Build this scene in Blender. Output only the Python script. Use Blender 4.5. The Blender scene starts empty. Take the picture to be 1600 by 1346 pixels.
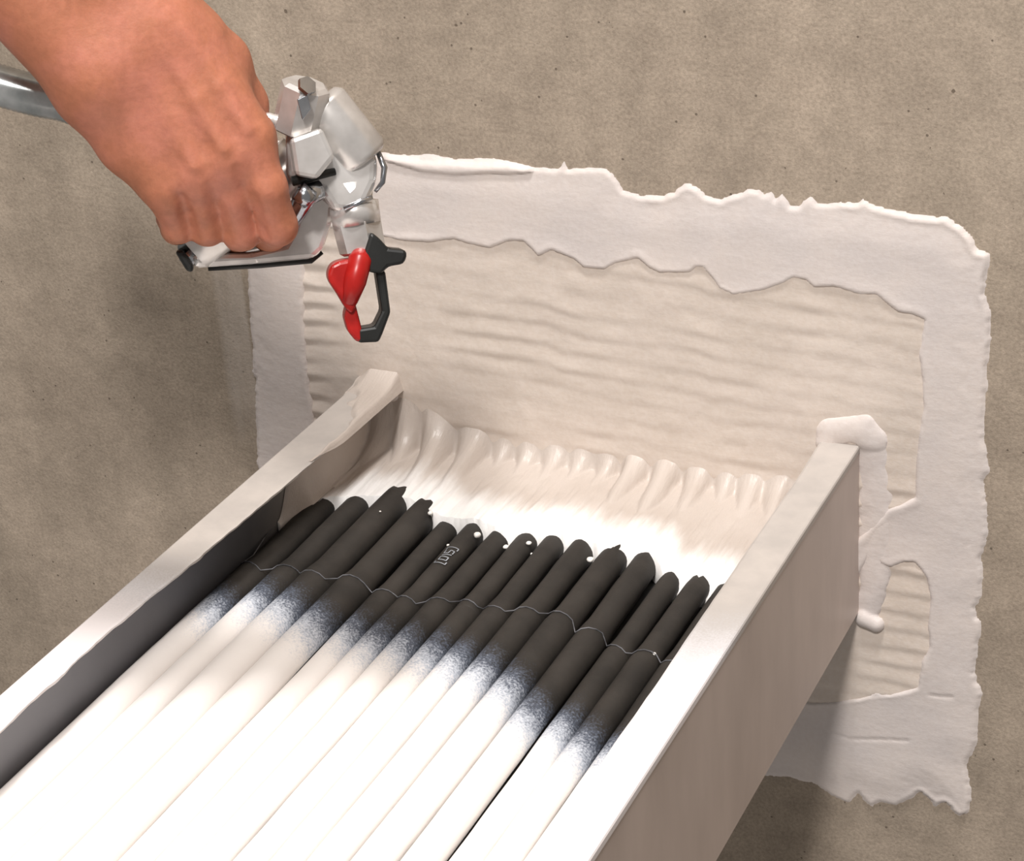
import bpy, bmesh, math, random
import numpy as np
from mathutils import Matrix, Vector

# ------------------------------------------------------------------ camera
FPX, IW, IH = 3381.2, 1600.0, 1346.0
CAM = np.array([0.4393, -0.9986, 0.526])
def _rot(a):
    th = np.linalg.norm(a); k = a/th
    K = np.array([[0, -k[2], k[1]], [k[2], 0, -k[0]], [-k[1], k[0], 0]])
    return np.eye(3)+math.sin(th)*K+(1-math.cos(th))*K@K
RW = _rot(np.array([0.4653, 0.4342, 0.0306])) @ np.array([[1, 0, 0], [0, 0, -1], [0, 1, 0.]])  # world -> right, down, forward
scene = bpy.context.scene
COL = scene.collection
cd = bpy.data.cameras.new('camera'); co = bpy.data.objects.new('camera', cd); COL.objects.link(co)
cd.sensor_fit = 'HORIZONTAL'; cd.sensor_width = 36.0; cd.lens = FPX/IW*36.0
cd.clip_start = 0.02
M = Matrix(((RW[0][0], -RW[1][0], -RW[2][0], CAM[0]), (RW[0][1], -RW[1][1], -RW[2][1], CAM[1]),
            (RW[0][2], -RW[1][2], -RW[2][2], CAM[2]), (0, 0, 0, 1)))
co.matrix_world = M
scene.camera = co

# ------------------------------------------------------------------ light
w = bpy.data.worlds.new('world'); scene.world = w; w.use_nodes = True
bg = w.node_tree.nodes['Background']
bg.inputs[0].default_value = (1.0, 0.93, 0.875, 1); bg.inputs[1].default_value = 0.28
def area(name, loc, target, sx, sy, power, col):
    l = bpy.data.lights.new(name, 'AREA'); l.shape = 'RECTANGLE'; l.size = sx; l.size_y = sy
    l.energy = power; l.color = col
    o = bpy.data.objects.new(name, l); COL.objects.link(o)
    o.location = loc
    o.rotation_euler = (Vector(target)-Vector(loc)).to_track_quat('-Z', 'Y').to_euler()
    return o
area('ceiling_work_light', (0.20, -0.46, 2.2), (0, -0.2, 0), 0.26, 0.26, 38, (1.0, 0.975, 0.955))
area('room_light', (0.46, -1.75, 2.0), (0, 0, 0), 0.26, 0.26, 46, (1.0, 0.955, 0.92))
scene.view_settings.view_transform = 'Standard'
scene.view_settings.look = 'None'
scene.view_settings.exposure = 0.0
scene.view_settings.gamma = 1.0
scene.view_settings.use_curve_mapping = False

# ------------------------------------------------------------------ helpers
def ray(u, v): return RW.T @ np.array([(u-IW/2)/FPX, (v-IH/2)/FPX, 1.0])
def on(u, v, ax, val):
    d = ray(u, v); return CAM+d*((val-CAM[ax])/d[ax])
def wall_pts(px): return np.array([on(u, v, 1, 0.0)[[0, 2]] for u, v in px])

def lattice(ix, iy, seed):
    h = (ix.astype(np.int64)*374761393+iy.astype(np.int64)*668265263+seed*974711) & 0x7fffffff
    h = ((h ^ (h >> 13))*1274126177) & 0x7fffffff
    return ((h ^ (h >> 16)) & 0xffff)/65535.0
def vnoise(x, y, seed=0):
    x = np.asarray(x, float); y = np.asarray(y, float)
    ix = np.floor(x); iy = np.floor(y); fx = x-ix; fy = y-iy
    fx = fx*fx*(3-2*fx); fy = fy*fy*(3-2*fy)
    a = lattice(ix, iy, seed); b = lattice(ix+1, iy, seed); c = lattice(ix, iy+1, seed); d = lattice(ix+1, iy+1, seed)
    return (a+(b-a)*fx)*(1-fy)+(c+(d-c)*fx)*fy
def fbm(x, y, seed=0, octv=4):
    s = 0; a = 0.5; t = 0
    for i in range(octv):
        s = s+a*vnoise(x*2**i, y*2**i, seed+i*17); t += a; a *= 0.5
    return s/t*2-1
def sstep(a, b, x):
    t = np.clip((x-a)/(b-a), 0, 1); return t*t*(3-2*t)
def poly_sd(px, py, poly):
    """signed distance to a polygon, positive inside"""
    P = np.stack([px.ravel(), py.ravel()], 1); d2 = np.full(len(P), 1e9); ins = np.zeros(len(P), bool)
    n = len(poly)
    for i in range(n):
        a = poly[i]; b = poly[(i+1) % n]; e = b-a; q = P-a
        t = np.clip((q@e)/(e@e+1e-18), 0, 1); r = q-t[:, None]*e
        d2 = np.minimum(d2, (r*r).sum(1))
        c = ((a[1] <= P[:, 1]) != (b[1] <= P[:, 1]))
        xi = a[0]+(P[:, 1]-a[1])/(b[1]-a[1]+1e-18)*(b[0]-a[0])
        ins ^= c & (P[:, 0] < xi)
    d = np.sqrt(d2); return np.where(ins, d, -d).reshape(px.shape)
def line_d(px, py, pts, rad):
    """distance to a polyline minus its (interpolated) radius -> normalised q: 0 on axis, 1 at the radius"""
    P = np.stack([px.ravel(), py.ravel()], 1); best = np.full(len(P), 1e9); rr = np.zeros(len(P))
    for i in range(len(pts)-1):
        a = pts[i]; b = pts[i+1]; e = b-a; q = P-a
        t = np.clip((q@e)/(e@e+1e-18), 0, 1); r = np.sqrt(((q-t[:, None]*e)**2).sum(1))
        R = rad[i]+(rad[i+1]-rad[i])*t; k = r/R
        m = k < best; best[m] = k[m]; rr[m] = R[m]
    return best.reshape(px.shape), rr.reshape(px.shape)

def link(name, me, mat=None, parent=None, smooth=True):
    o = bpy.data.objects.new(name, me); COL.objects.link(o)
    if mat is not None and not me.materials:
        for m_ in (mat if isinstance(mat, (list, tuple)) else [mat]): me.materials.append(m_)
    if smooth and me.polygons: me.polygons.foreach_set('use_smooth', [True]*len(me.polygons))
    if parent: o.parent = parent
    return o
def mesh_from(name, verts, faces):
    me = bpy.data.meshes.new(name); me.from_pydata([tuple(map(float, v)) for v in verts], [], [tuple(map(int, f)) for f in faces]); me.update(); return me
def empty(name, loc=(0, 0, 0)):
    o = bpy.data.objects.new(name, None); o.empty_display_size = 0.02; COL.objects.link(o); o.location = loc; return o
def tag(o, label=None, cat=None, group=None, kind=None):
    if label: o['label'] = label
    if cat: o['category'] = cat
    if group: o['group'] = group
    if kind: o['kind'] = kind
    return o
def grid_faces(nr, nc, keep=None):
    i = np.arange(nr-1)[:, None]*nc+np.arange(nc-1)[None, :]
    q = np.stack([i, i+1, i+nc+1, i+nc], -1).reshape(-1, 4)
    if keep is not None: q = q[keep.ravel()]
    return q
def compact(V, Fc):
    used = np.unique(Fc); m = np.full(len(V), -1); m[used] = np.arange(len(used)); return V[used], m[Fc]
def wall_field(name, xs, zs, h, keepv, mat, parent=None):
    """height field standing off the wall (towards -y)"""
    X, Z = np.meshgrid(xs, zs)
    V = np.stack([X, -h, Z], -1).reshape(-1, 3)
    k = keepv[:-1, :-1] | keepv[1:, :-1] | keepv[:-1, 1:] | keepv[1:, 1:]
    V, Fc = compact(V, grid_faces(len(zs), len(xs), k))
    return link(name, mesh_from(name, V, Fc), mat, parent)

# ------------------------------------------------------------------ materials
def srgb(r, g, b):
    f = lambda c: (c/255/12.92 if c/255 <= 0.04045 else ((c/255+0.055)/1.055)**2.4)
    return (f(r), f(g), f(b), 1)
class Mat:
    def __init__(s, name, rough=0.6, metal=0.0, spec=0.4):
        s.m = bpy.data.materials.new(name); s.m.use_nodes = True; s.t = s.m.node_tree; s.n = s.t.nodes; s.b = s.n['Principled BSDF']
        s.b.inputs['Roughness'].default_value = rough; s.b.inputs['Metallic'].default_value = metal; s.b.inputs['Specular IOR Level'].default_value = spec
        s.geo = s.n.new('ShaderNodeNewGeometry')
    def lk(s, a, b): s.t.links.new(a, b)
    def mapped(s, scale):
        n = s.n.new('ShaderNodeMapping'); n.inputs['Scale'].default_value = scale; s.lk(s.geo.outputs['Position'], n.inputs[0]); return n.outputs[0]
    def noise(s, scale, detail=4, rough=0.55, vec=None, dist=0):
        n = s.n.new('ShaderNodeTexNoise'); n.inputs['Scale'].default_value = scale; n.inputs['Detail'].default_value = detail
        n.inputs['Roughness'].default_value = rough; n.inputs['Distortion'].default_value = dist
        s.lk(vec or s.geo.outputs['Position'], n.inputs['Vector']); return n.outputs[0]
    def voro(s, scale, vec=None):
        n = s.n.new('ShaderNodeTexVoronoi'); n.inputs['Scale'].default_value = scale; s.lk(vec or s.geo.outputs['Position'], n.inputs['Vector']); return n.outputs['Distance']
    def ramp(s, fac, stops, interp='LINEAR'):
        n = s.n.new('ShaderNodeValToRGB'); e = n.color_ramp.elements; n.color_ramp.interpolation = interp
        while len(e) < len(stops): e.new(0.5)
        for el, (p, c) in zip(e, stops):
            el.position = p; el.color = c if len(c) == 4 else (*c, 1)
        s.lk(fac, n.inputs[0]); return n.outputs[0]
    def mix(s, fac, a, b, mode='MIX'):
        n = s.n.new('ShaderNodeMix'); n.data_type = 'RGBA'; n.blend_type = mode
        for k, v in ((0, fac), (6, a), (7, b)):
            if isinstance(v, (int, float, tuple)): n.inputs[k].default_value = v
            else: s.lk(v, n.inputs[k])
        return n.outputs[2]
    def math(s, op, a, b=0.0, c=None, clamp=False):
        n = s.n.new('ShaderNodeMath'); n.operation = op; n.use_clamp = clamp
        for k, v in enumerate((a, b, c)):
            if v is None: continue
            if isinstance(v, (int, float)): n.inputs[k].default_value = v
            else: s.lk(v, n.inputs[k])
        return n.outputs[0]
    def axis(s, i):
        n = s.n.new('ShaderNodeSeparateXYZ'); s.lk(s.geo.outputs['Position'], n.inputs[0]); return n.outputs[i]
    def attr(s, name):
        n = s.n.new('ShaderNodeAttribute'); n.attribute_name = name; return n.outputs['Fac']
    def color(s, c):
        if isinstance(c, tuple): s.b.inputs['Base Color'].default_value = c
        else: s.lk(c, s.b.inputs['Base Color'])
    def bump(s, h, strength=0.3, dist=0.001):
        n = s.n.new('ShaderNodeBump'); n.inputs['Strength'].default_value = strength; n.inputs['Distance'].default_value = dist
        s.lk(h, n.inputs['Height']); s.lk(n.outputs[0], s.b.inputs['Normal'])

# concrete
mc = Mat('concrete', 0.85, spec=0.25)
big = mc.ramp(mc.noise(3.2, 5, 0.6), [(0.30, srgb(153, 141, 126)), (0.50, srgb(169, 155, 140)), (0.72, srgb(184, 168, 152))])
streak = mc.noise(9, 4, 0.6, mc.mapped((1.6, 1, 0.35)))
c1 = mc.mix(0.35, big, mc.ramp(streak, [(0.3, srgb(138, 130, 118)), (0.7, srgb(184, 172, 157))]))
fine = mc.noise(520, 3, 0.7)
c2 = mc.mix(0.55, c1, mc.ramp(fine, [(0.3, (0.32, 0.31, 0.30)), (0.5, (0.5, 0.5, 0.5)), (0.7, (0.68, 0.67, 0.66))]), 'OVERLAY')
mid = mc.noise(95, 4, 0.65)
c2 = mc.mix(0.75, c2, mc.ramp(mc.noise(22, 6, 0.68), [(0.3, (0.38, 0.37, 0.36)), (0.7, (0.62, 0.61, 0.6))]), 'OVERLAY')
c2 = mc.mix(0.25, c2, mc.ramp(mid, [(0.3, (0.33, 0.32, 0.31)), (0.7, (0.66, 0.66, 0.65))]), 'OVERLAY')
pv = mc.voro(150); pn = mc.noise(40, 2)
pore = mc.math('MULTIPLY', mc.math('LESS_THAN', pv, 0.11), mc.math('GREATER_THAN', pn, 0.55))
c3 = mc.mix(mc.math('MULTIPLY', pore, 0.65), c2, srgb(72, 62, 52))
pv2 = mc.voro(23.7); bigp = mc.math('MULTIPLY', mc.math('LESS_THAN', mc.math('ADD', pv2, mc.math('MULTIPLY', mc.noise(300, 2), 0.06)), 0.06), mc.math('GREATER_THAN', mc.noise(11, 2), 0.5))
c3 = mc.mix(mc.math('MULTIPLY', bigp, 0.75), c3, srgb(92, 80, 68))
sx, sz = mc.axis(0), mc.axis(2)
def soft(v, a, b, c, d):
    n1 = mc.n.new('ShaderNodeMapRange'); n1.inputs[1].default_value = a; n1.inputs[2].default_value = b; mc.lk(v, n1.inputs[0])
    n2 = mc.n.new('ShaderNodeMapRange'); n2.inputs[1].default_value = d; n2.inputs[2].default_value = c; mc.lk(v, n2.inputs[0])
    return mc.math('MULTIPLY', n1.outputs[0], n2.outputs[0])
sm = mc.math('MULTIPLY', soft(sx, -0.2475, -0.242, -0.226, -0.224), soft(sz, -0.06, -0.02, 0.06, 0.10))
sm = mc.math('MULTIPLY', sm, mc.math('MULTIPLY', mc.noise(60, 4, 0.6, mc.mapped((2, 1, 0.25))), 0.75))
c3 = mc.mix(sm, c3, srgb(206, 196, 186))
mc.color(c3)
hh = mc.math('SUBTRACT', mc.math('ADD', mc.math('MULTIPLY', fine, 0.5), mc.math('MULTIPLY', mid, 1.0)), mc.math('ADD', pore, bigp))
mc.bump(hh, 0.35, 0.0012)

def coating(name, col_a, col_b, rough=0.55, grain=0.25):
    m = Mat(name, rough, spec=0.35)
    n1 = m.noise(14, 4, 0.6); n2 = m.noise(380, 3, 0.6)
    m.color(m.mix(0.12, m.ramp(n1, [(0.35, col_a), (0.65, col_b)]), m.ramp(n2, [(0.35, (0.3, 0.3, 0.3)), (0.65, (0.7, 0.7, 0.7))]), 'OVERLAY'))
    m.bump(m.math('ADD', m.noise(60, 4, 0.6, m.mapped((1, 1, 2.2))), m.math('MULTIPLY', n2, 0.3)), grain, 0.0012)
    return m
m_band = coating('smooth_sealant', srgb(215, 206, 202), srgb(225, 214, 207)).m
m_board = coating('coated_board', srgb(215, 202, 190), srgb(222, 209, 198), 0.6).m
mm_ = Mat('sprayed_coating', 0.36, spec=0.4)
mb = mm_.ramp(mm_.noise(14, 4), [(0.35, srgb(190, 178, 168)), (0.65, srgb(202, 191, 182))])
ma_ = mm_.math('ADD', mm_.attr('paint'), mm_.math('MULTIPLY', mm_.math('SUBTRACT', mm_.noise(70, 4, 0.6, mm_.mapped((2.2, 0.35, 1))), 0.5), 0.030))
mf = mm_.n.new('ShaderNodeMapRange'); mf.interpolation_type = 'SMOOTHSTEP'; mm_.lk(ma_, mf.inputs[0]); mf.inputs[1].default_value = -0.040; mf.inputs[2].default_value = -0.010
mm_.color(mm_.mix(mf.outputs[0], mb, srgb(246, 243, 240)))  # bright glow beside the black cable ends, put into the coating colour
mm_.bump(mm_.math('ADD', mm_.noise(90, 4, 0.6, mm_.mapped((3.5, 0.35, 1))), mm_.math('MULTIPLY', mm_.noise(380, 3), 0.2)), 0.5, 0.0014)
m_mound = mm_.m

def overspray(name, base_a, base_b, white, lo, hi, rough=0.55, metal=0.0, spec=0.4, bumpk=0.2, t1=srgb(86, 92, 104), t2=srgb(192, 197, 206)):
    """surface dusted with white spray: attribute 'paint' (metres past the spray front) drives the cover"""
    m = Mat(name, rough, metal, spec)
    base = m.ramp(m.noise(45, 4, 0.6), [(0.35, base_a), (0.65, base_b)])
    a = m.attr('paint')
    sp = m.noise(900, 2, 0.6); sp2 = m.noise(120, 3, 0.6)
    jit = m.math('ADD', m.math('MULTIPLY', m.math('SUBTRACT', sp, 0.5), 0.034), m.math('MULTIPLY', m.math('SUBTRACT', sp2, 0.5), 0.016))
    f = m.n.new('ShaderNodeMapRange'); f.interpolation_type = 'SMOOTHSTEP'
    m.lk(m.math('ADD', a, jit), f.inputs[0]); f.inputs[1].default_value = lo; f.inputs[2].default_value = hi
    cov = f.outputs[0]
    thin = m.ramp(cov, [(0.0, base_a), (0.35, t1), (0.7, t2), (1.0, white)])
    m.color(m.mix(m.math('MULTIPLY', cov, 4.0, clamp=True), base, thin))
    m.bump(m.math('ADD', sp2, m.math('MULTIPLY', sp, 0.25)), bumpk, 0.001)
    return m.m
m_cable = overspray('black_cable_sheath', srgb(44, 41, 38), srgb(55, 51, 47), srgb(243, 238, 234), -0.030, 0.028, 0.62, spec=0.25)
m_flange = overspray('dusted_flange', srgb(178, 171, 165), srgb(190, 182, 175), srgb(232, 226, 226), -0.04, 0.05, 0.5, spec=0.35, bumpk=0.08, t1=srgb(186, 181, 178), t2=srgb(206, 203, 204))
mw = Mat('painted_web', 0.45, spec=0.4)
wn = mw.noise(16, 4, 0.6, mw.mapped((1, 1.6, 0.5)))
mw.color(mw.mix(0.5, mw.ramp(wn, [(0.3, srgb(184, 169, 161)), (0.7, srgb(214, 198, 189))]), mw.ramp(mw.noise(5, 3), [(0.35, srgb(190, 176, 167)), (0.7, srgb(214, 201, 194))])))
mw.bump(mw.noise(30, 4, 0.5), 0.1, 0.001)
m_web = mw.m
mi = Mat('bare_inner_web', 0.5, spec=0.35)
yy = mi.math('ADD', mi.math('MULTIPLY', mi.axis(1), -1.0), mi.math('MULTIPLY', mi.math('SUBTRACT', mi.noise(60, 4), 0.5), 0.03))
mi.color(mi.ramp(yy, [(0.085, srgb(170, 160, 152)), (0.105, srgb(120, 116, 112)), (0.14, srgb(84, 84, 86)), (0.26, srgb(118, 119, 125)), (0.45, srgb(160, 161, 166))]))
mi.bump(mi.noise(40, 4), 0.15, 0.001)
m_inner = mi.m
def plain(name, a, b, rough, metal=0.0, spec=0.4, scale=60, bumpk=0.1):
    m = Mat(name, rough, metal, spec); n = m.noise(scale, 4)
    m.color(m.ramp(n, [(0.35, a), (0.65, b)])); m.bump(n, bumpk, 0.0006); return m.m
m_deck = plain('dark_deck', srgb(40, 39, 38), srgb(58, 56, 54), 0.7)
m_cord = plain('dusty_cord', srgb(52, 52, 55), srgb(120, 120, 124), 0.7, scale=90)
m_print = plain('pale_print', srgb(120, 124, 132), srgb(160, 164, 170), 0.6)
m_drop = plain('wet_white_drop', srgb(240, 235, 228), srgb(246, 242, 236), 0.25)
m_alu = plain('brushed_aluminium', srgb(196, 192, 188), srgb(234, 231, 228), 0.27, 0.62, 0.5, 40)
m_steel = plain('bright_steel', srgb(150, 155, 164), srgb(205, 208, 212), 0.18, 1.0, 0.5, 50)
m_hose = plain('grey_braided_hose', srgb(150, 156, 156), srgb(190, 194, 194), 0.22, 0.55, 0.6, 70, 0.15)
m_black = plain('black_plastic', srgb(22, 23, 22), srgb(32, 33, 32), 0.4)
m_red = plain('red_plastic', srgb(142, 18, 16), srgb(174, 32, 27), 0.32)
ms = Mat('skin', 0.5, spec=0.35)
sn = ms.noise(22, 4, 0.6); sf = ms.noise(320, 3, 0.65)
sc_ = ms.ramp(sn, [(0.3, srgb(160, 104, 76)), (0.5, srgb(180, 115, 88)), (0.7, srgb(196, 126, 106))])
ms.color(ms.mix(0.25, sc_, ms.ramp(sf, [(0.35, (0.36, 0.34, 0.33)), (0.65, (0.62, 0.62, 0.62))]), 'OVERLAY'))
ms.b.inputs['Subsurface Weight'].default_value = 0.12
ms.b.inputs['Subsurface Radius'].default_value = (0.006, 0.0025, 0.0015)
ms.b.inputs['Subsurface Scale'].default_value = 0.6
ms.bump(ms.math('ADD', sf, ms.math('MULTIPLY', ms.noise(90, 4), 1.2)), 0.18, 0.001)
m_skin = ms.m

# ------------------------------------------------------------------ wall
def box(bm, x0, x1, y0, y1, z0, z1):
    v = [bm.verts.new(p) for p in ((x0, y0, z0), (x1, y0, z0), (x1, y1, z0), (x0, y1, z0), (x0, y0, z1), (x1, y0, z1), (x1, y1, z1), (x0, y1, z1))]
    for f in ((0, 3, 2, 1), (4, 5, 6, 7), (0, 1, 5, 4), (1, 2, 6, 5), (2, 3, 7, 6), (3, 0, 4, 7)): bm.faces.new([v[i] for i in f])
def bm_link(name, bm, mat, parent=None, smooth=False):
    bmesh.ops.recalc_face_normals(bm, faces=bm.faces[:])
    me = bpy.data.meshes.new(name); bm.to_mesh(me); bm.free(); return link(name, me, mat, parent, smooth)
bm = bmesh.new(); box(bm, -1.6, 1.6, 0.0, 0.15, -1.3, 1.6)
tag(bm_link('wall_back', bm, mc.m), 'grey beige concrete wall with fine pores and stains', 'wall', kind='structure')

# ------------------------------------------------------------------ coated board and smooth sealant band on the wall
OUTER = [(378, 300), (380, 235), (398, 214), (480, 226), (597, 239), (640, 243), (678, 240), (712, 249), (762, 247), (796, 252), (837, 262), (864, 264), (874, 263), (882, 252), (888, 264), (920, 262), (948, 264),
 (962, 278), (975, 298), (999, 305), (1036, 306), (1053, 301), (1064, 290), (1076, 287), (1092, 295), (1102, 305), (1126, 312), (1140, 306), (1153, 303), (1170, 296), (1185, 298), (1194, 305), (1205, 300), (1212, 312), (1222, 305), (1236, 322),
 (1249, 322), (1258, 312), (1267, 308), (1277, 318), (1325, 317), (1340, 318), (1349, 312), (1360, 319), (1380, 325), (1414, 332), (1432, 336), (1476, 339), (1500, 353), (1517, 368), (1528, 391), (1545, 396),
 (1547, 408), (1540, 432), (1538, 459), (1547, 483), (1548, 518), (1543, 569), (1540, 621), (1536, 672), (1541, 707), (1546, 737), (1538, 750), (1543, 834), (1535, 876), (1533, 934), (1524, 950), (1533, 981),
 (1522, 1044), (1535, 1086), (1528, 1112), (1528, 1159), (1509, 1196), (1517, 1238), (1512, 1272), (1499, 1275), (1478, 1254), (1462, 1259), (1441, 1238), (1420, 1250), (1399, 1259), (1375, 1252), (1362, 1262), (1350, 1250), (1341, 1238),
 (1326, 1254), (1299, 1243), (1273, 1225), (1231, 1214), (1200, 1212), (1000, 1180), (700, 1130), (440, 1088), (426, 1070), (416, 900), (404, 740), (402, 700), (399, 600), (393, 520), (388, 440), (384, 380)]
HOLE_A = [(476, 352), (530, 356), (580, 362), (627, 374), (675, 377), (695, 374), (712, 372), (739, 380), (769, 386), (796, 375), (820, 375), (832, 386), (843, 399), (864, 389), (897, 402), (914, 416), (948, 419), (965, 409),
 (999, 402), (1016, 416), (1032, 424), (1080, 424), (1090, 416), (1100, 416), (1114, 432), (1126, 449), (1148, 459), (1194, 452), (1229, 440), (1242, 432), (1260, 435), (1273, 447), (1304, 446), (1349, 459), (1370, 458),
 (1385, 470), (1404, 485), (1428, 490), (1445, 497), (1442, 518), (1437, 552), (1442, 587), (1444, 631), (1438, 672), (1433, 717), (1431, 775), (1410, 785), (1390, 790), (1300, 880), (1200, 930), (700, 900), (505, 800), (492, 640),
 (487, 600), (483, 551), (478, 503), (477, 433)]
HOLE_B = [(1300, 960), (1362, 868), (1380, 880), (1394, 884), (1415, 876), (1430, 876), (1440, 888), (1449, 902), (1455, 934), (1451, 976), (1454, 1007), (1441, 1033), (1436, 1070), (1415, 1078), (1394, 1081), (1370, 1079), (1345, 1088), (1320, 1091), (1268, 1094), (1150, 1080), (1180, 1000)]
PO, PA, PB = wall_pts(OUTER), wall_pts(HOLE_A), wall_pts(HOLE_B)
step = 0.00115
xs = np.arange(PO[:, 0].min()-0.006, PO[:, 0].max()+0.006, step); zs = np.arange(PO[:, 1].min()-0.006, PO[:, 1].max()+0.006, step)
X, Z = np.meshgrid(xs, zs)
def rib_height(X, Z):
    colp = np.interp(X, [-0.2, -0.12, -0.115, -0.03, -0.02, 0.06, 0.068, 0.14, 0.146, 0.2], [0.2, 0.0, 0.9, 0.5, 1.7, 1.3, 2.5, 2.2, 3.1, 3.0])
    ph = (Z+0.045*X)/0.0122*2*math.pi+colp+1.9*fbm(X*26, Z*34, 5, 3)
    am = 0.00040*(0.15+0.85*sstep(-0.2, 0.45, fbm(X*16, Z*22, 11, 3)))
    am = am*(0.55+0.6*sstep(0.05, 0.15, X)+0.5*sstep(-0.15, -0.19, X)+1.2*sstep(-0.06, -0.085, Z)*sstep(0.15, 0.165, X))
    return am*(np.sin(ph)+0.25*np.sin(2*ph))+0.0005*fbm(X*45, Z*45, 3, 3)
sdo = poly_sd(X, Z, PO); sda = -poly_sd(X, Z, PA); sdb = -poly_sd(X, Z, PB)
j1 = (0.0004+0.0010*sstep(-0.1, 0.35, fbm(X*22, Z*22, 19, 2)))*fbm(X*190, Z*190, 21, 3)+0.0004*fbm(X*480, Z*480, 33, 2)
sd_out = sdo+j1*1.3; sd_in = np.minimum(sda, sdb)+j1*0.35
prof = 0.0014*sstep(-0.0004, 0.0024, sd_out)
prof_in = 0.0036*sstep(-0.0016, 0.0018, sd_in)
h = prof+0.0014*sstep(0.0, 0.02, sd_out)
h = np.where(sd_in < 0.0018, np.minimum(h+0.0004, prof_in), h+0.0004*np.exp(-np.maximum(sd_in-0.0018, 0)/0.005))
lipm = sstep(0.05, 0.5, fbm(X*26, Z*26, 51, 3))
h = h+0.0006*lipm*np.exp(-((sd_out-0.0022)/0.0016)**2)+0.0004*sstep(0.0, 0.5, fbm(X*30, Z*30, 61, 3))*np.exp(-((sd_in-0.003)/0.002)**2)
h = h+0.0007*fbm(X*14, Z*20, 71, 3)*sstep(0, 0.01, sd_out)*sstep(0, 0.004, sd_in)
# rolled lip along the top edge and the two hairline cracks in the lower strip
q, R_ = line_d(X, Z, wall_pts([(605, 246), (660, 258), (712, 262), (765, 262), (800, 262), (832, 265)]), [0.001, 0.003, 0.0035, 0.0025, 0.003, 0.0008])
h = h+np.where(q < 1, np.sqrt(np.clip(1-q*q, 0, 1))*0.0022, 0)*sstep(0, 0.001, sd_out)
for pts, dep in ([(1268, 1094), (1310, 1093), (1345, 1086), (1395, 1081)], 0.0016), ([(1455, 1083), (1490, 1086)], 0.0012), ([(1300, 1142), (1330, 1152), (1380, 1152), (1420, 1154)], 0.0010):
    q, R_ = line_d(X, Z, wall_pts(pts), [0.0009]*len(pts)); h = h-np.where(q < 1.6, 0.6*dep*np.exp(-(q/0.8)**2), 0)
inside = (sd_out > -0.0008) & (sd_in > -0.0022)
h = np.where(sd_out < -0.0002, -0.0003, h)
band = wall_field('sealant_band', xs, zs, h, inside, m_band)
tag(band, 'pale smooth trowelled sealant frame with torn edges on the concrete wall', 'sealant')
# bead of sealant around the end of the right rail, with the smear that joins it to the band
bx_ = np.arange(0.105, 0.20, 0.0009); bz_ = np.arange(-0.125, 0.022, 0.0009); BX, BZ = np.meshgrid(bx_, bz_)
beads = [([(1292, 690), (1300, 674), (1325, 668), (1350, 668), (1364, 684)], [0.006, 0.0085, 0.0080, 0.009, 0.0085], 0.0036),
         ([(1364, 684), (1368, 740), (1371, 800), (1370, 860), (1366, 920), (1354, 958)], [0.0085, 0.0085, 0.0105, 0.0095, 0.008, 0.007], 0.0026),
         ([(1352, 962), (1370, 972)], [0.006, 0.005], 0.0050),
         ([(548, 622), (572, 606), (592, 598), (612, 612)], [0.004, 0.008, 0.009, 0.006], 0.0035)]
bx_ = np.arange(-0.20, 0.20, 0.0010); BX, BZ = np.meshgrid(bx_, bz_)
bh = np.full(BX.shape, -0.001)
for i, (pts, rad, top) in enumerate(beads):
    q, R_ = line_d(BX, BZ, wall_pts(pts), rad); q = q+0.16*fbm(BX*90, BZ*90, 80+i, 3)
    bh = np.maximum(bh, np.where(q < 1.05, 0.001+top*np.clip(1-(q/1.05)**2, 0, 1)**0.6*(1+0.15*fbm(BX*60, BZ*60, 90+i, 3)), -0.001))
keep = bh > -0.0005
from_bead = wall_field('joint_bead', bx_, bz_, bh, keep, m_band, band)
from_bead['label'] = 'sealant beads around the ends of the two rails'
# ribbed board
bxs = np.arange(-0.203, 0.200, 0.0014); bzs = np.arange(-0.203, 0.119, 0.0014); BX, BZ = np.meshgrid(bxs, bzs)
bd = 0.0020+rib_height(BX, BZ)*1.5
bsd = np.minimum(-poly_sd(BX, BZ, PA), -poly_sd(BX, BZ, PB)); bd = bd-0.0026*sstep(0.0015, 0.0045, bsd)
edge = (BX > bxs[1]) & (BX < bxs[-2]) & (BZ > bzs[1]) & (BZ < bzs[-2])
bd = np.where(edge, np.maximum(bd, 0.0003), 0.0002)
board = wall_field('firestop_board', bxs, bzs, bd, np.ones_like(BX, bool), m_board)
tag(board, 'beige coated board with shallow horizontal ribs inside the smooth sealant frame', 'board')

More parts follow.
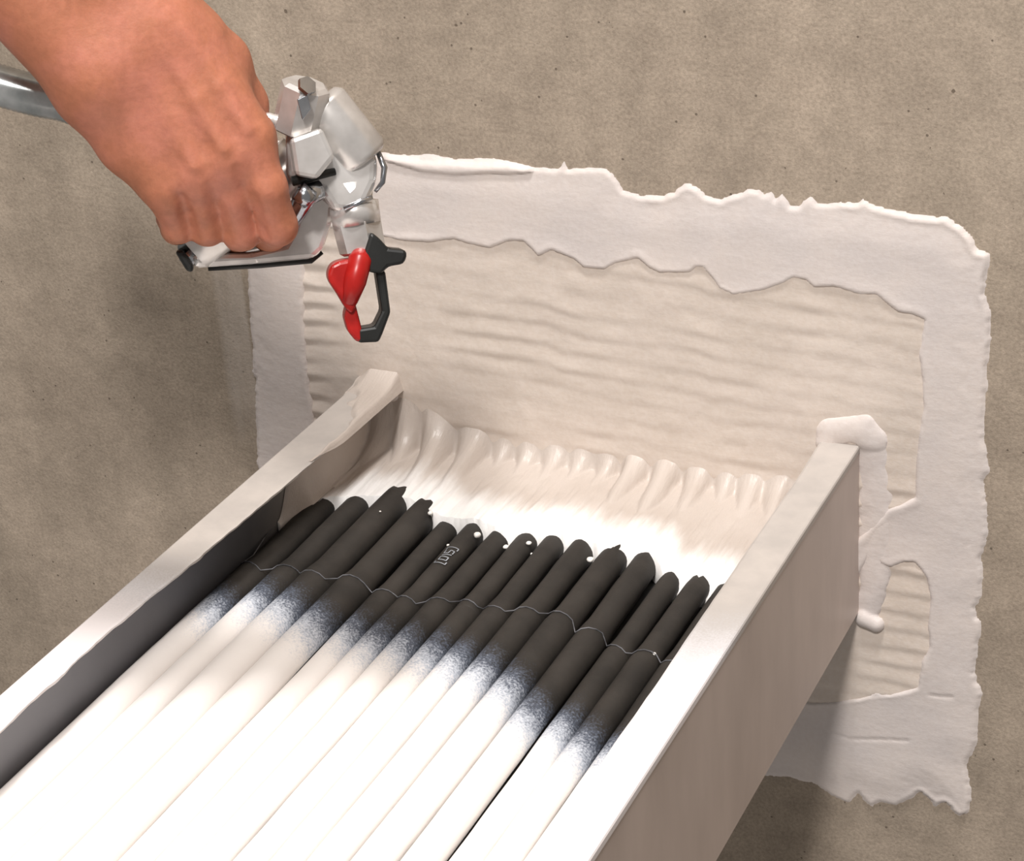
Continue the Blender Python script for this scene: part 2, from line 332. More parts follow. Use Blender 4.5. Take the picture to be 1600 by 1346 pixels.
# ------------------------------------------------------------------ cable tray
LEN = 0.80; H = 0.1028; DECK = -0.0545; T_ = 0.0018
tray = empty('cable_tray', (0, -0.4, -H))
tag(tray, 'pale metal cable tray with inward flanges running out of the wall', 'cable tray')
tray_off = -np.array([0, -0.4, -H])
def tray_mesh(o): o.location = tuple(tray_off); return o
def add_paint(me, fn):
    a = me.attributes.new('paint', 'FLOAT', 'POINT'); co_ = np.empty(len(me.vertices)*3); me.vertices.foreach_get('co', co_)
    a.data.foreach_set('value', fn(co_.reshape(-1, 3)).astype(np.float32))
ss = np.concatenate([np.arange(0, 0.45, 0.0025), np.arange(0.45, LEN+0.001, 0.02)])
for side in (-1, 1):
    xo = side*0.15; xi = side*(0.15-T_)
    bm = bmesh.new(); box(bm, min(xo, xi), max(xo, xi), -LEN, -0.0005, -H, -0.0005)
    bmesh.ops.recalc_face_normals(bm, faces=bm.faces[:])
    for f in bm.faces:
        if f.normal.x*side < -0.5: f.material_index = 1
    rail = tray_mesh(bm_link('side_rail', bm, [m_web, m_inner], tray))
    rail['label'] = ('left' if side < 0 else 'right')+' rail of the tray'
    # flange: top sheet with a wavy painted inner lip
    if side < 0:
        base = np.interp(ss, [0, 0.10, 0.17, 0.22, 0.30, 0.38, 0.8], [0.026, 0.0245, 0.0225, 0.0200, 0.0165, 0.0180, 0.019])
        wav = 0.0011*fbm(ss*55, ss*0, 7, 3)*sstep(0.17, 0.22, ss)+0.0004*fbm(ss*150, ss*0+3, 9, 2)
        pf = lambda c: np.where(True, (-c[:, 1])-0.235, 0)
    else:
        base = np.interp(ss, [0, 0.05, 0.8], [0.0215, 0.0205, 0.0205]); wav = 0.0004*fbm(ss*40, ss*0+5, 13, 3)
        pf = lambda c: np.where(True, (-c[:, 1])-0.205+0.5*np.abs(0.135-c[:, 0])*1.0, 0)
    wd = base+wav
    cols = []   # cross-section: outer bottom, outer top (rounded), inner top, inner bottom lip
    lip = 0.0016+0.0009*np.abs(fbm(ss*48, ss*0+9, 15+side, 3))*(1.0 if side < 0 else 0.4)
    r0 = 0.0012
    sec = [(0, -0.004*np.ones_like(ss)), (0, -r0*np.ones_like(ss)), (r0*0.35, -r0*0.3*np.ones_like(ss)), (r0, 0*ss)]
    P = [np.stack([side*(0.1504-a)*np.ones_like(ss), -ss-0.0003, b], 1) for a, b in sec]
    for k in (0.35, 0.7, 0.94): P.append(np.stack([side*(0.1504-wd*k), -ss-0.0003, 0*ss], 1))
    P.append(np.stack([side*(0.1504-wd), -ss-0.0003, -0.0006+0*ss], 1))
    P.append(np.stack([side*(0.1504-wd+0.0002), -ss-0.0003, -lip], 1))
    P.append(np.stack([side*(0.1504-wd+0.0012), -ss-0.0003, -lip], 1))
    P.append(np.stack([side*(0.1504-0.003)+0*ss, -ss-0.0003, -0.0016+0*ss], 1))
    V = np.stack(P, 1); nr, nc = V.shape[:2]; Fc = grid_faces(nr, nc)
    me = mesh_from('flange', V.reshape(-1, 3), Fc[:, ::-1] if side < 0 else Fc); add_paint(me, pf)
    fl = link('flange', me, m_flange, rail, False)
bm = bmesh.new(); box(bm, -0.1482, 0.1482, -LEN, -0.001, DECK-0.002, DECK)
tray_mesh(bm_link('base_plate', bm, m_deck, tray))

# ------------------------------------------------------------------ cables
RINGS = [(379, 408, 880), (410, 455, 885), (460, 519, 890), (522, 572, 900), (579, 613, 925), (613, 657, 930), (660, 704, 935), (710, 750, 942), (752, 793, 945), (799, 844, 950), (852, 893, 960), (905, 945, 980), (940, 980, 1010), (984, 1025, 1020), (1030, 1066, 1030)]
ENDS = [(505, 765), (560, 762), (618, 752), (662, 772), (702, 802), (742, 802), (787, 818), (822, 818), (870, 822), (915, 832), (965, 842), (1014, 846), (1050, 890), (1095, 895), (1138, 907)]
GRAD = [(330, 940), (405, 930), (455, 945), (510, 970), (555, 985), (608, 1000), (665, 1010), (708, 1022), (750, 1034), (795, 1050), (836, 1075), (868, 1120), (921, 1140), (948, 1168), (958, 1175)]
RAD = [0.0092, 0.0087, 0.0104, 0.0104, 0.0076, 0.0078, 0.0078, 0.0074, 0.0076, 0.0086, 0.0092, 0.0086, 0.0072, 0.0078, 0.0072]
NAMES = ['black cable with a trailing cord beside the bare left rail, white near the viewer',
 'second cable from the left rail, black end then white paint', 'thick third cable from the left rail, its black end reaching highest',
 'thick fourth cable from the left rail, beside a dark gap', 'thin fifth cable from the left rail, just right of the dark gap',
 'sixth cable from the left rail, with pale printed characters on its black end', 'seventh cable from the left rail, just right of the printed one',
 'eighth cable from the left rail, in the middle of the row', 'ninth cable from the left rail, right of the middle one', 'tenth cable from the left rail, white drop on its ragged end',
 'eleventh cable from the left, fifth from the right rail', 'thick fourth cable from the right rail, left of the black gap', 'third cable from the right rail, right of the black gap', 'second cable from the right rail, black end then white', 'last cable tucked against the right rail, mostly black']
cab = []
for i in range(15):
    r = RAD[i]; zt = DECK+2*r+0.0005
    a, b, v = RINGS[i]; c = on((a+b)/2, v, 2, zt); e = on(*ENDS[i], 2, zt-0.001); g = on(*GRAD[i], 2, zt)
    cab.append(dict(x=c[0], ring=-c[1], xe=e[0], end=-e[1], g=-g[1], r=r, z=DECK+r+0.0005))
cab[11]['x'] -= 0.0012; cab[12]['x'] += 0.0014
# keep neighbours just touching
for _ in range(60):
    for i in range(14):
        A, B = cab[i], cab[i+1]; need = math.sqrt(max(1e-9, (A['r']+B['r']+0.0003)**2-(A['z']-B['z'])**2)); gap = B['x']-A['x']-need
        if gap < 0: A['x'] += gap/2; B['x'] -= gap/2
    cab[0]['x'] = max(cab[0]['x'], -0.1475+cab[0]['r']); cab[-1]['x'] = min(cab[-1]['x'], 0.1475-cab[-1]['r'])
rng = random.Random(4)
NS = 20
def tube(path, rad, ns=NS, cap=(True, True), radfn=None):
    """path (n,3) mostly along -y; rings in the xz plane"""
    n = len(path); th = np.linspace(0, 2*math.pi, ns, endpoint=False)
    R2 = np.broadcast_to(np.asarray(rad, float)[:, None], (n, ns)) if radfn is None else radfn
    V = np.stack([path[:, 0][:, None]+R2*np.cos(th), np.broadcast_to(path[:, 1][:, None], (n, ns)), path[:, 2][:, None]+R2*np.sin(th)], -1)
    return V, th
def tube_mesh(name, V, caps=True):
    n, ns = V.shape[:2]; F_ = []
    for i in range(n-1):
        for k in range(ns):
            k2 = (k+1) % ns; F_.append((i*ns+k, i*ns+k2, (i+1)*ns+k2, (i+1)*ns+k))
    if caps: F_.append(tuple(range(ns))[::-1]); F_.append(tuple((n-1)*ns+k for k in range(ns)))
    return mesh_from(name, V.reshape(-1, 3), F_)
for i, c in enumerate(cab):
    x, r, z = c['x'], c['r'], c['z']
    rg = c['ring']
    root = None
    # outer length, from the cord towards the viewer; a thin core runs back into the wall
    s = np.concatenate([[0.0, 0.02, c['end']+0.01, rg-0.006], np.linspace(rg-0.004, rg+0.012, 8), np.arange(rg+0.018, 0.44, 0.005), np.arange(0.46, LEN-0.01, 0.03)])
    rad = np.where(s < rg-0.005, 0.62*r, r*np.interp(s, [rg-0.004, rg, rg+0.012, 1], [0.90, 0.99, 0.985, 0.985]))
    xx = x+0.0005*fbm(s*14, s*0+i, 100+i, 2)*sstep(rg, rg+0.08, s); rad = rad*(1+0.02*fbm(s*40, s*0+i, 130+i, 3)*(s > rg))
    zz = np.full_like(s, z)
    V, th = tube(np.stack([xx, -s, zz], 1), rad)
    me = tube_mesh('cable', V); off = c['g']
    add_paint(me, lambda q_, off=off, x=x, z=z, r=r: (-q_[:, 1])-off+0.54*(x-q_[:, 0])-0.5*sstep(0.0, -0.7, (q_[:, 2]-z)/r))
    o = link('cable', me, m_cable); tag(o, NAMES[i], 'cable', 'cables lying side by side in the tray')
    # sleeve: the black bare end with a torn rim
    s2 = np.concatenate([np.linspace(c['end'], c['end']+0.012, 10), np.linspace(c['end']+0.016, rg+0.004, 24)])
    rs = r*0.85*np.interp(s2-c['end'], [0, 0.0015, 0.006, 0.02, 1], [0.72, 0.90, 0.97, 1.0, 1.0])*(1+0.03*fbm(s2*60, s2*0+i, 160+i, 3))
    rs = rs*np.interp(s2, [rg-0.014, rg-0.003], [1, 1.14])
    xc = x+(c['xe']-x)*0.35*sstep(rg, c['end'], -(-s2))*0 + np.interp(s2, [c['end'], rg], [np.clip(c['xe']-x, -0.003, 0.003)*0.6, 0])
    V, th = tube(np.stack([xc, -s2, np.full_like(s2, z)+r*0.07*0], 1), rs)
    fall = np.clip(1-(s2-c['end'])/0.012, 0, 1)[:, None]
    jit = 0.0050*(vnoise(th*1.9+i*7, th*0+i, 190+i)-0.5)+0.0040*(vnoise(th*4.3+i*3, th*0+i, 220+i)-0.5)
    V[:, :, 1] += jit[None, :]*fall*1.2+0.004*fall*np.sin(th)[None, :]*0
    me = tube_mesh('sleeve', V); add_paint(me, lambda q_, off=off, x=x: (-q_[:, 1])-off+0.9*(x-q_[:, 0])*0.6)
    sl = link('sleeve', me, m_cable, o); sl['label'] = 'bare black end with a torn rim'
    c['obj'] = o; c['sl'] = sl

# pale print on the sixth cable
c = cab[5]; r_ = c['r']*0.865+0.0003; bm = bmesh.new()
def on_cable(c, a, s, rr): return (c['x']+rr*math.cos(a), -s, c['z']+rr*math.sin(a))
p0 = on(700, 866, 2, c['z']+c['r']); s_mid = -p0[1]
def stroke(bm, c, pts, rr, wd_):
    for (a0, s0), (a1, s1) in zip(pts[:-1], pts[1:]):
        n = max(2, int(abs(a1-a0)/0.15)+1)
        for k in range(n):
            q0 = np.array([a0+(a1-a0)*k/n, s0+(s1-s0)*k/n]); q1 = np.array([a0+(a1-a0)*(k+1)/n, s0+(s1-s0)*(k+1)/n])
            d = (q1-q0)*np.array([rr, 1]); L_ = np.linalg.norm(d)
            if L_ < 1e-9: continue
            nx = np.array([-d[1]/L_/rr, d[0]/L_])*wd_/2
            vs_ = [bm.verts.new(on_cable(c, t_[0], t_[1], rr)) for t_ in (q0+nx, q1+nx, q1-nx, q0-nx)]; bm.faces.new(vs_)
A0, A1 = math.radians(62), math.radians(115)
def glyph(pts, s0, w_): return [(A1+(A0-A1)*y_, s0-w_*x_) for x_, y_ in pts]
gl = [[(0.35, 0), (0, 0), (0, 1), (0.35, 1)], [(0.5, 0.15), (0.5, 0.85), (1, 0.85), (1, 0.15), (0.5, 0.15)], [(1.25, 0.1), (1.45, 0.9)], [(2.1, 0.12), (1.6, 0.12), (1.6, 0.5), (2.1, 0.55), (2.05, 0.88), (1.6, 0.88)], [(2.25, 0), (2.6, 0), (2.6, 1), (2.25, 1)]]
for g_ in gl: stroke(bm, c, glyph(g_, s_mid+0.0085, 0.0066), r_+0.0001, 0.0006)
pr = bm_link('printed_mark', bm, m_print, c['obj']); pr['label'] = 'pale printed characters'

# ------------------------------------------------------------------ sprayed mound that seals the cables to the wall
nx_, ns_ = 330, 150
mx = np.linspace(-0.1478, 0.1478, nx_)
send = np.interp(mx, [cc['x'] for cc in cab], [cc['end'] for cc in cab])+0.008
send = np.where(mx < cab[0]['x'], 0.112, send)+0.0025*fbm(mx*90, mx*0, 300, 3)
tt = np.linspace(0, 1, ns_)**1.15
S = tt[:, None]*send[None, :]; MX = np.broadcast_to(mx, S.shape)
hump = np.full(nx_, DECK+0.006)
for cc in cab:
    R_ = cc['r']*1.04; d = np.abs(mx-cc['x']); hump = np.maximum(hump, np.where(d < R_, cc['z']+np.sqrt(np.maximum(R_*R_-d*d, 0)), DECK+0.006))
ker = np.exp(-np.linspace(-2, 2, 9)**2); ker /= ker.sum()
hs = np.convolve(np.pad(hump, 4, mode='edge'), ker, 'valid')
ker2 = np.exp(-np.linspace(-2, 2, 61)**2); ker2 /= ker2.sum(); hl = np.convolve(np.pad(hump, 30, mode='edge'), ker2, 'valid')
# lumps drift a little sideways along their length
near = sstep(0.012, 0.075, S)
shift = 0.0036*fbm(S*22, MX*9, 320, 2)
HS = np.stack([np.interp(mx+shift[k], mx, hs) for k in range(ns_)]); HL = np.broadcast_to(hl, S.shape)
zr = HL+0.002+(HS-HL)*(0.95-0.25*near)-0.0036*near
Lr = np.interp(mx, [-0.148, -0.12, -0.06, 0.05, 0.09, 0.148], [0.056, 0.040, 0.030, 0.030, 0.038, 0.056])[None, :]*(0.45+0.95*vnoise(MX*48, S*0+2, 340))
topz = np.interp(mx, [-0.148, -0.13, -0.10, -0.06, 0.06, 0.10, 0.148], [0.002, -0.003, -0.017, -0.024, -0.026, -0.026, -0.008])[None, :]
kk = np.clip(1-S/Lr, 0, 1); rise = 0.55*(1-np.sqrt(np.clip(1-kk**2.4*0.985, 0, 1)))+0.45*kk**2.4
ridge = zr-(HL+0.002)
zr = (HL-0.0006)*(1-rise)+topz*rise+ridge*(1-rise)**0.5*(1.5+1.2*vnoise(MX*30, S*14, 345))+0.0012*np.exp(-((S-0.75*Lr)/0.010)**2)
# skim up the left rail and a cove against the right rail
lsk = -0.0032-0.034*sstep(-0.1478, -0.139, MX)-0.034*sstep(0.085, 0.112, S)
zr = np.maximum(zr, lsk)
zr = zr+0.016*sstep(0.116, 0.148, MX)*(1-sstep(0.03, 0.10, S))*(1-rise)
zr = zr+0.0009*fbm(MX*140, S*28, 360, 3)+0.0012*fbm(MX*300, S*22+MX*40, 370, 2)*sstep(0.02, 0.05, S)
zr = np.where(np.abs(MX) > 0.118, np.minimum(zr, -0.0036+0.010*np.clip(1-S/0.012, 0, 1)*(np.abs(MX) < 0.127)), zr)
V = np.stack([MX, -S-0.0015, zr], -1)
sk = V[-1:].copy(); sk[:, :, 2] = DECK+0.0005; sk[:, :, 1] -= 0.0005
V = np.concatenate([V, sk], 0)
Fc = grid_faces(ns_+1, nx_)
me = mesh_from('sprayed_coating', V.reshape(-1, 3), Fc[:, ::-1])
pa = me.attributes.new('paint', 'FLOAT', 'POINT'); pv_ = np.concatenate([S-send[None, :], 0*S[-1:]], 0)-0.03*sstep(-0.125, -0.145, np.concatenate([MX, MX[-1:]], 0))  # distance driving the painted-in glow towards the cable ends
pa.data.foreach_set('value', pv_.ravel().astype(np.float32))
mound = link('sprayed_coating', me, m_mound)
tag(mound, 'thick white sprayed coating with finger-like ridges where the cables meet the wall', 'coating')
# skim of coating smeared over the left flange next to the wall
fs = np.linspace(0, 0.108, 90)**1.0; fd_ = np.linspace(-0.0016, 0.0268, 40); DL, FS = np.meshgrid(fd_, fs)
lipx = -0.1504+np.interp(FS, [0, 0.10, 0.17], [0.026, 0.0245, 0.0225]); FX = lipx-np.where(DL < 0, DL*sstep(0.104, 0.07, FS), DL); dl = DL   # dl: distance from the inner lip
wv = 0.0035+0.003*fbm(FS*60, FX*0, 400, 3)+0.034*np.clip(1-FS/0.060, 0, 1)**1.3+0.004*fbm(FX*120, FS*90, 405, 2)
tk = 0.0018*sstep(0, 0.006, wv-dl)*sstep(0.106, 0.092, FS+0.004*fbm(FX*200, FS*90, 410, 2))+0.0065*np.clip(1-FS/0.026, 0, 1)**2.2*sstep(0.027, 0.018, dl)
tk = tk*sstep(-0.0016, 0.0016, dl)-0.0006*sstep(0.003, -0.0004, wv-dl)+0.0001-0.004*sstep(0.0002, -0.0018, dl)*sstep(0.104, 0.07, FS)+0.0002*fbm(FX*150, FS*80, 420, 2)
Vs = np.stack([FX, -FS-0.0008, tk], -1)
kv = ((wv-dl > -0.0004) | (FS < 0.012)) & (FS < 0.104) & (dl < 0.0262)
kq = kv[:-1, :-1] | kv[1:, :-1] | kv[:-1, 1:] | kv[1:, 1:]
Vq, Fq = compact(Vs.reshape(-1, 3), grid_faces(90, 40, kq))
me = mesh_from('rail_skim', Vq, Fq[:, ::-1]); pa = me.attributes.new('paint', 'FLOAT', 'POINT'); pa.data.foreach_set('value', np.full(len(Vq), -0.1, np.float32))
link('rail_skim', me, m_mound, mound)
# splashed drops on the black ends
def blob(name, loc, r, mat, parent, sq=(1, 1, 0.7), seed=0):
    bm = bmesh.new(); bmesh.ops.create_icosphere(bm, subdivisions=2, radius=r)
    rg_ = random.Random(seed); ph = [rg_.uniform(0, 6) for _ in range(3)]
    for v_ in bm.verts:
        k = 1+0.13*math.sin(3*v_.co.x/r+ph[0])+0.13*math.sin(3*v_.co.y/r+ph[1]); v_.co = Vector((v_.co.x*k*sq[0]+loc[0], v_.co.y*k*sq[1]+loc[1], v_.co.z*sq[2]+loc[2]))
    return bm_link(name, bm, mat, parent, True)
for k, (u, v, ci, r) in enumerate([(473, 774, 0, 0.0026), (495, 762, 0, 0.0016), (921, 864, 9, 0.0020), (672, 795, 3, 0.0016), (745, 832, 5, 0.0022), (790, 845, 6, 0.0016), (826, 846, 7, 0.0015), (1022, 1018, 13, 0.0011), (830, 858, 8, 0.0008), (700, 848, 5, 0.0009), (594, 797, 2, 0.0006)]):
    cc = cab[ci]; P_ = on(u, v, 2, cc['z']+cc['r']*0.93)
    d = min(abs(P_[0]-cc['x']), cc['r']*0.9)
    blob('drop', (P_[0], P_[1], cc['z']+math.sqrt((cc['r']*0.85)**2-(d*0.85)**2)+r*0.3), r, m_drop, mound, seed=k)

# ------------------------------------------------------------------ cord across the cables
pts = []
c = cab[0]
for u, v in [(470, 780), (440, 812), (415, 842), (396, 872)]:
    P_ = on(u, v, 2, c['z']+c['r']*0.6); pts.append((min(P_[0], c['x']-0.002), P_[1], c['z']+c['r']*0.75))
for i, c in enumerate(cab):
    for a in np.radians([140, 115, 90, 65, 42] if i < 14 else [140, 115, 90, 65]):
        rr = c['r']*0.985+0.0003
        pts.append((c['x']+rr*math.cos(a), -c['ring']+0.0006+0.0022*math.sin(i*2.1)+0.0020*(a-1.57)*math.cos(i*3.7), c['z']+rr*math.sin(a)))
cu = bpy.data.curves.new('binding_cord', 'CURVE'); cu.dimensions = '3D'; sp_ = cu.splines.new('POLY'); sp_.points.add(len(pts)-1)
for p_, q_ in zip(sp_.points, pts): p_.co = (*q_, 1)
cu.bevel_depth = 0.00032; cu.bevel_resolution = 2
tmp = bpy.data.objects.new('tmp_cord', cu); COL.objects.link(tmp)
me = bpy.data.meshes.new_from_object(tmp.evaluated_get(bpy.context.evaluated_depsgraph_get())); bpy.data.objects.remove(tmp)
me.materials.clear()
tag(link('binding_cord', me, m_cord), 'thin dusty cord tied across the row of black cables', 'cord')

# ------------------------------------------------------------------ hand frame: px, px, mm towards the viewer -> world
Z0 = 0.905; UC, VC = 350.0, 250.0
d0 = ray(UC, VC); O0 = CAM+d0*Z0; fz = -d0/np.linalg.norm(d0)
ax_r = RW[0]-fz*(RW[0]@fz); ax_r /= np.linalg.norm(ax_r); ax_d = np.cross(ax_r, fz); 
if ax_d@RW[1] < 0: ax_d = -ax_d
MM = Z0/FPX*np.linalg.norm(d0)                      # metres per pixel there
def hp(u, v, w_=0.0): return O0+ax_r*(u-UC)*MM+ax_d*(v-VC)*MM+fz*w_*0.001
FR = np.stack([ax_r, ax_d, fz], 0)

# ---- person: right hand and forearm as one continuous surface (implicit capsules, surface nets)
def P3(u, v, w_): return np.array([(u-UC)*MM*1000, (v-VC)*MM*1000, w_])
def build_hand():
    hst = 1.25
    lo = np.array([-176., -150., -62.]); hi = np.array([44., 52., 62.])
    dims = np.ceil((hi-lo)/hst).astype(int)+1
    gx, gy, gz = [np.arange(n)*hst+l for n, l in zip(dims, lo)]
    G = np.stack(np.meshgrid(gx, gy, gz, indexing='ij'), -1).astype(np.float32)
    def cap(a, b, ra, rb):
        a = np.array(a, np.float32); b = np.array(b, np.float32); e = b-a; q = G-a
        t = np.clip((q@e)/(e@e), 0, 1); return np.sqrt(((q-t[..., None]*e)**2).sum(-1))-(ra+(rb-ra)*t)
    def smin(a, b, k):
        h_ = np.clip(0.5+0.5*(b-a)/k, 0, 1); return b+(a-b)*h_-k*h_*(1-h_)
    def chain(pts, k=3):
        d = None
        for (p, ra), (q_, rb) in zip(pts[:-1], pts[1:]):
            c_ = cap(P3(*p), P3(*q_), ra, rb); d = c_ if d is None else smin(d, c_, k)
        return d
    arm = smin(cap(P3(-330, -455, 20), P3(165, 122, 6), 27, 20), cap(P3(-230, -440, 25), P3(248, 46, 8), 27, 19.5), 16)
    palm = chain([((205, 100, 6), 18), ((258, 190, 3), 15), ((266, 252, 2), 12)], 8)
    palm = smin(palm, chain([((255, 60, 6), 17), ((328, 160, 4), 15), ((352, 216, 4), 12)], 8), 12)
    palm = smin(palm, chain([((160, 150, 2), 14), ((205, 225, 0), 11.5), ((246, 284, 0), 9.0)], 8), 10)
    body = smin(arm, palm, 14)
    # metacarpal ridges to the knuckles
    for a, b, ra, rb in (((285, 70, 12), (388, 212, 9), 12, 11), ((262, 85, 13), (350, 238, 10), 11, 10.5), ((230, 105, 12), (306, 264, 8), 11, 10), ((200, 130, 9), (262, 287, 4), 10.5, 9)):
        body = smin(body, cap(P3(*a), P3(*b), ra, rb), 6)
    # knuckles
    for (u, v, w_), r in (((390, 224, 9.5), 9.0), ((354, 250, 11.5), 8.8), ((311, 276, 9), 8.2), ((264, 296, 4), 7.4)):
        body = smin(body, cap(P3(u, v, w_), P3(u+3, v+9, w_-1), r, r), 5)
    # tendons and a vein
    for a, m_, b in (((292, 60, 24.2), (345, 140, 21.2), (386, 205, 20.6)), ((262, 78, 24.4), (310, 160, 21.6), (350, 232, 21.2)), ((232, 100, 23.2), (275, 190, 18.6), (306, 258, 18.6))):
        body = smin(body, chain([(a, 1.6), (m_, 1.9), (b, 1.8)]), 4.5)
    body = smin(body, chain([((190, 90, 24), 1.4), ((240, 130, 20.5), 1.6), ((280, 210, 17.5), 1.3)]), 4)
    # thumb, folded behind the index side
    th = chain([((312, 72, 2), 13.5), ((345, 102, -5), 12.5), ((378, 165, -14), 10.6), ((396, 222, -32), 8.4)], 5)
    body = smin(body, th, 9)
    fing = [
        [((390, 222, 10), 9.2), ((414, 292, 8), 8.4), ((431, 352, -1), 8.1), ((420, 366, -26), 7.8), ((398, 345, -44), 7.2)],
        [((350, 247, 9), 8.8), ((363, 305, 3), 7.9), ((375, 360, -8), 8.1), ((368, 368, -30), 7.8), ((346, 350, -44), 7.2)],
        [((305, 272, 7), 8.3), ((314, 316, 1), 7.5), ((323, 354, -8), 7.6), ((316, 362, -28), 7.2), ((300, 345, -41), 6.8)],
        [((260, 292, 2), 7.4), ((269, 324, -3), 6.9), ((278, 353, -10), 6.9), ((274, 358, -27), 6.5), ((262, 343, -37), 6.0)]]
    fd = None
    for f_ in fing:
        d = chain(f_, 3); fd = d if fd is None else smin(fd, d, 0.7)
    body = smin(body, fd, 4.0)
    # folds between the fingers
    for pts_ in ([((371, 268, 21), 1.3), ((390, 315, 14), 2.0), ((404, 362, 5), 2.6)], [((328, 296, 17), 1.1), ((340, 330, 9), 1.8), ((348, 370, 0), 2.4)], [((284, 306, 12), 0.9), ((294, 335, 5), 1.5), ((299, 368, -3), 2.0)]):
        body = -smin(-body, chain(pts_), 3.5)
    bx3 = np.maximum.reduce([lo[0]+2-G[..., 0], lo[1]+2-G[..., 1], G[..., 0]-hi[0]+2, G[..., 1]-hi[1]+2])
    body = np.maximum(body, bx3)
    # ---- naive surface nets
    D = body; ins = D < 0
    nx, ny, nz = D.shape
    cnt = np.zeros((nx-1, ny-1, nz-1), np.int8); acc = np.zeros((nx-1, ny-1, nz-1, 3), np.float32); num = np.zeros((nx-1, ny-1, nz-1), np.float32)
    corners = [(i, j, k) for i in (0, 1) for j in (0, 1) for k in (0, 1)]
    sl = lambda c_: tuple(slice(c_[a], c_[a]+(nx-1, ny-1, nz-1)[a]) for a in range(3))
    for c_ in corners: cnt += ins[sl(c_)]
    act = (cnt > 0) & (cnt < 8)
    for a in corners:
        for ax in range(3):
            if a[ax]: continue
            b = list(a); b[ax] = 1; da = D[sl(a)]; db = D[sl(b)]; m_ = act & ((da < 0) != (db < 0))
            t = da[m_]/(da[m_]-db[m_]); p_ = np.zeros((len(t), 3), np.float32)+np.array(a, np.float32); p_[:, ax] = t
            acc[m_] += p_; num[m_] += 1
    idx = np.full(act.shape, -1); ai = np.argwhere(act); idx[act] = np.arange(len(ai))
    V = lo+(ai+acc[act]/num[act][:, None])*hst
    faces = []
    for ax in range(3):
        s0 = [slice(None)]*3; s1 = [slice(None)]*3; s0[ax] = slice(0, -1); s1[ax] = slice(1, None)
        A = ins[tuple(s0)]; B = ins[tuple(s1)]
        e = np.argwhere(A != B); o1, o2 = [k for k in range(3) if k != ax]
        e = e[(e[:, o1] > 0) & (e[:, o2] > 0) & (e[:, o1] < D.shape[o1]-1) & (e[:, o2] < D.shape[o2]-1)]
        q = []
        for d1, d2 in ((-1, -1), (0, -1), (0, 0), (-1, 0)):
            c_ = e.copy(); c_[:, o1] += d1; c_[:, o2] += d2; q.append(idx[c_[:, 0], c_[:, 1], c_[:, 2]])
        q = np.stack(q, 1); fl_ = A[e[:, 0], e[:, 1], e[:, 2]]
        if ax == 1: fl_ = ~fl_
        q[~fl_] = q[~fl_][:, ::-1]; faces.append(q[(q >= 0).all(1)])
    Fc = np.concatenate(faces)
    Wd = O0+(V*0.001)@FR
    me = mesh_from('person', Wd, Fc)
    bm = bmesh.new(); bm.from_mesh(me)
    for _ in range(2): bmesh.ops.smooth_vert(bm, verts=bm.verts[:], factor=0.5, use_axis_x=True, use_axis_y=True, use_axis_z=True)
    bmesh.ops.recalc_face_normals(bm, faces=bm.faces[:]); bm.to_mesh(me); bm.free()
    return me
person = link('person', build_hand(), m_skin)
tag(person, 'bare right hand and forearm gripping the spray gun above the tray', 'person')

# ------------------------------------------------------------------ spray gun
gun = empty('spray_gun', tuple(hp(480, 250, -20))); goff = -hp(480, 250, -20)
tag(gun, 'silver spray gun with a red and black nozzle guard, held nozzle down', 'spray gun')
def gpart(name, bm, mat, smooth=False, parent=None):
    o = bm_link(name, bm, mat, parent or gun, smooth)
    if parent is None: o.location = tuple(goff)
    return o
def slab(bm, poly, w0, w1, bev=0.0, seg=2):
    """a pixel outline given real thickness w0..w1 (mm), its rims bevelled (mm)"""
    b2 = bmesh.new()
    lo_ = [b2.verts.new(hp(u, v, w0)) for u, v in poly]; hi_ = [b2.verts.new(hp(u, v, w1)) for u, v in poly]; n = len(poly)
    b2.faces.new(lo_[::-1]); b2.faces.new(hi_)
    for i in range(n): b2.faces.new((lo_[i], lo_[(i+1) % n], hi_[(i+1) % n], hi_[i]))
    bmesh.ops.recalc_face_normals(b2, faces=b2.faces[:])
    if bev: bmesh.ops.bevel(b2, geom=b2.edges[:], offset=bev*0.001, segments=seg, affect='EDGES', profile=0.5, clamp_overlap=True)
    me = bpy.data.meshes.new('t'); b2.to_mesh(me); b2.free(); bm.from_mesh(me); bpy.data.meshes.remove(me)
def rod(bm, pts, rads, ns=20, caps=True, phase=0.0):
    """round bar through (u, v, w) points, radii in mm"""
    P_ = [Vector(hp(*p)) for p in pts]; rings = []; up = None
    for i, p in enumerate(P_):
        t = (P_[min(i+1, len(P_)-1)]-P_[max(i-1, 0)]).normalized()
        if up is None: up = t.orthogonal().normalized()
        up = (up-t*up.dot(t)).normalized(); sd = t.cross(up)
        rings.append([bm.verts.new(p+(up*math.cos(a+phase)+sd*math.sin(a+phase))*rads[i]*0.001) for a in np.linspace(0, 2*math.pi, ns, endpoint=False)])
    for a, b in zip(rings[:-1], rings[1:]):
        for k in range(ns): bm.faces.new((a[k], a[(k+1) % ns], b[(k+1) % ns], b[k]))
    if caps: bm.faces.new(rings[0][::-1]); bm.faces.new(rings[-1])
def lerp_pts(a, b, fr): return tuple(a[i]+(b[i]-a[i])*fr for i in range(3))
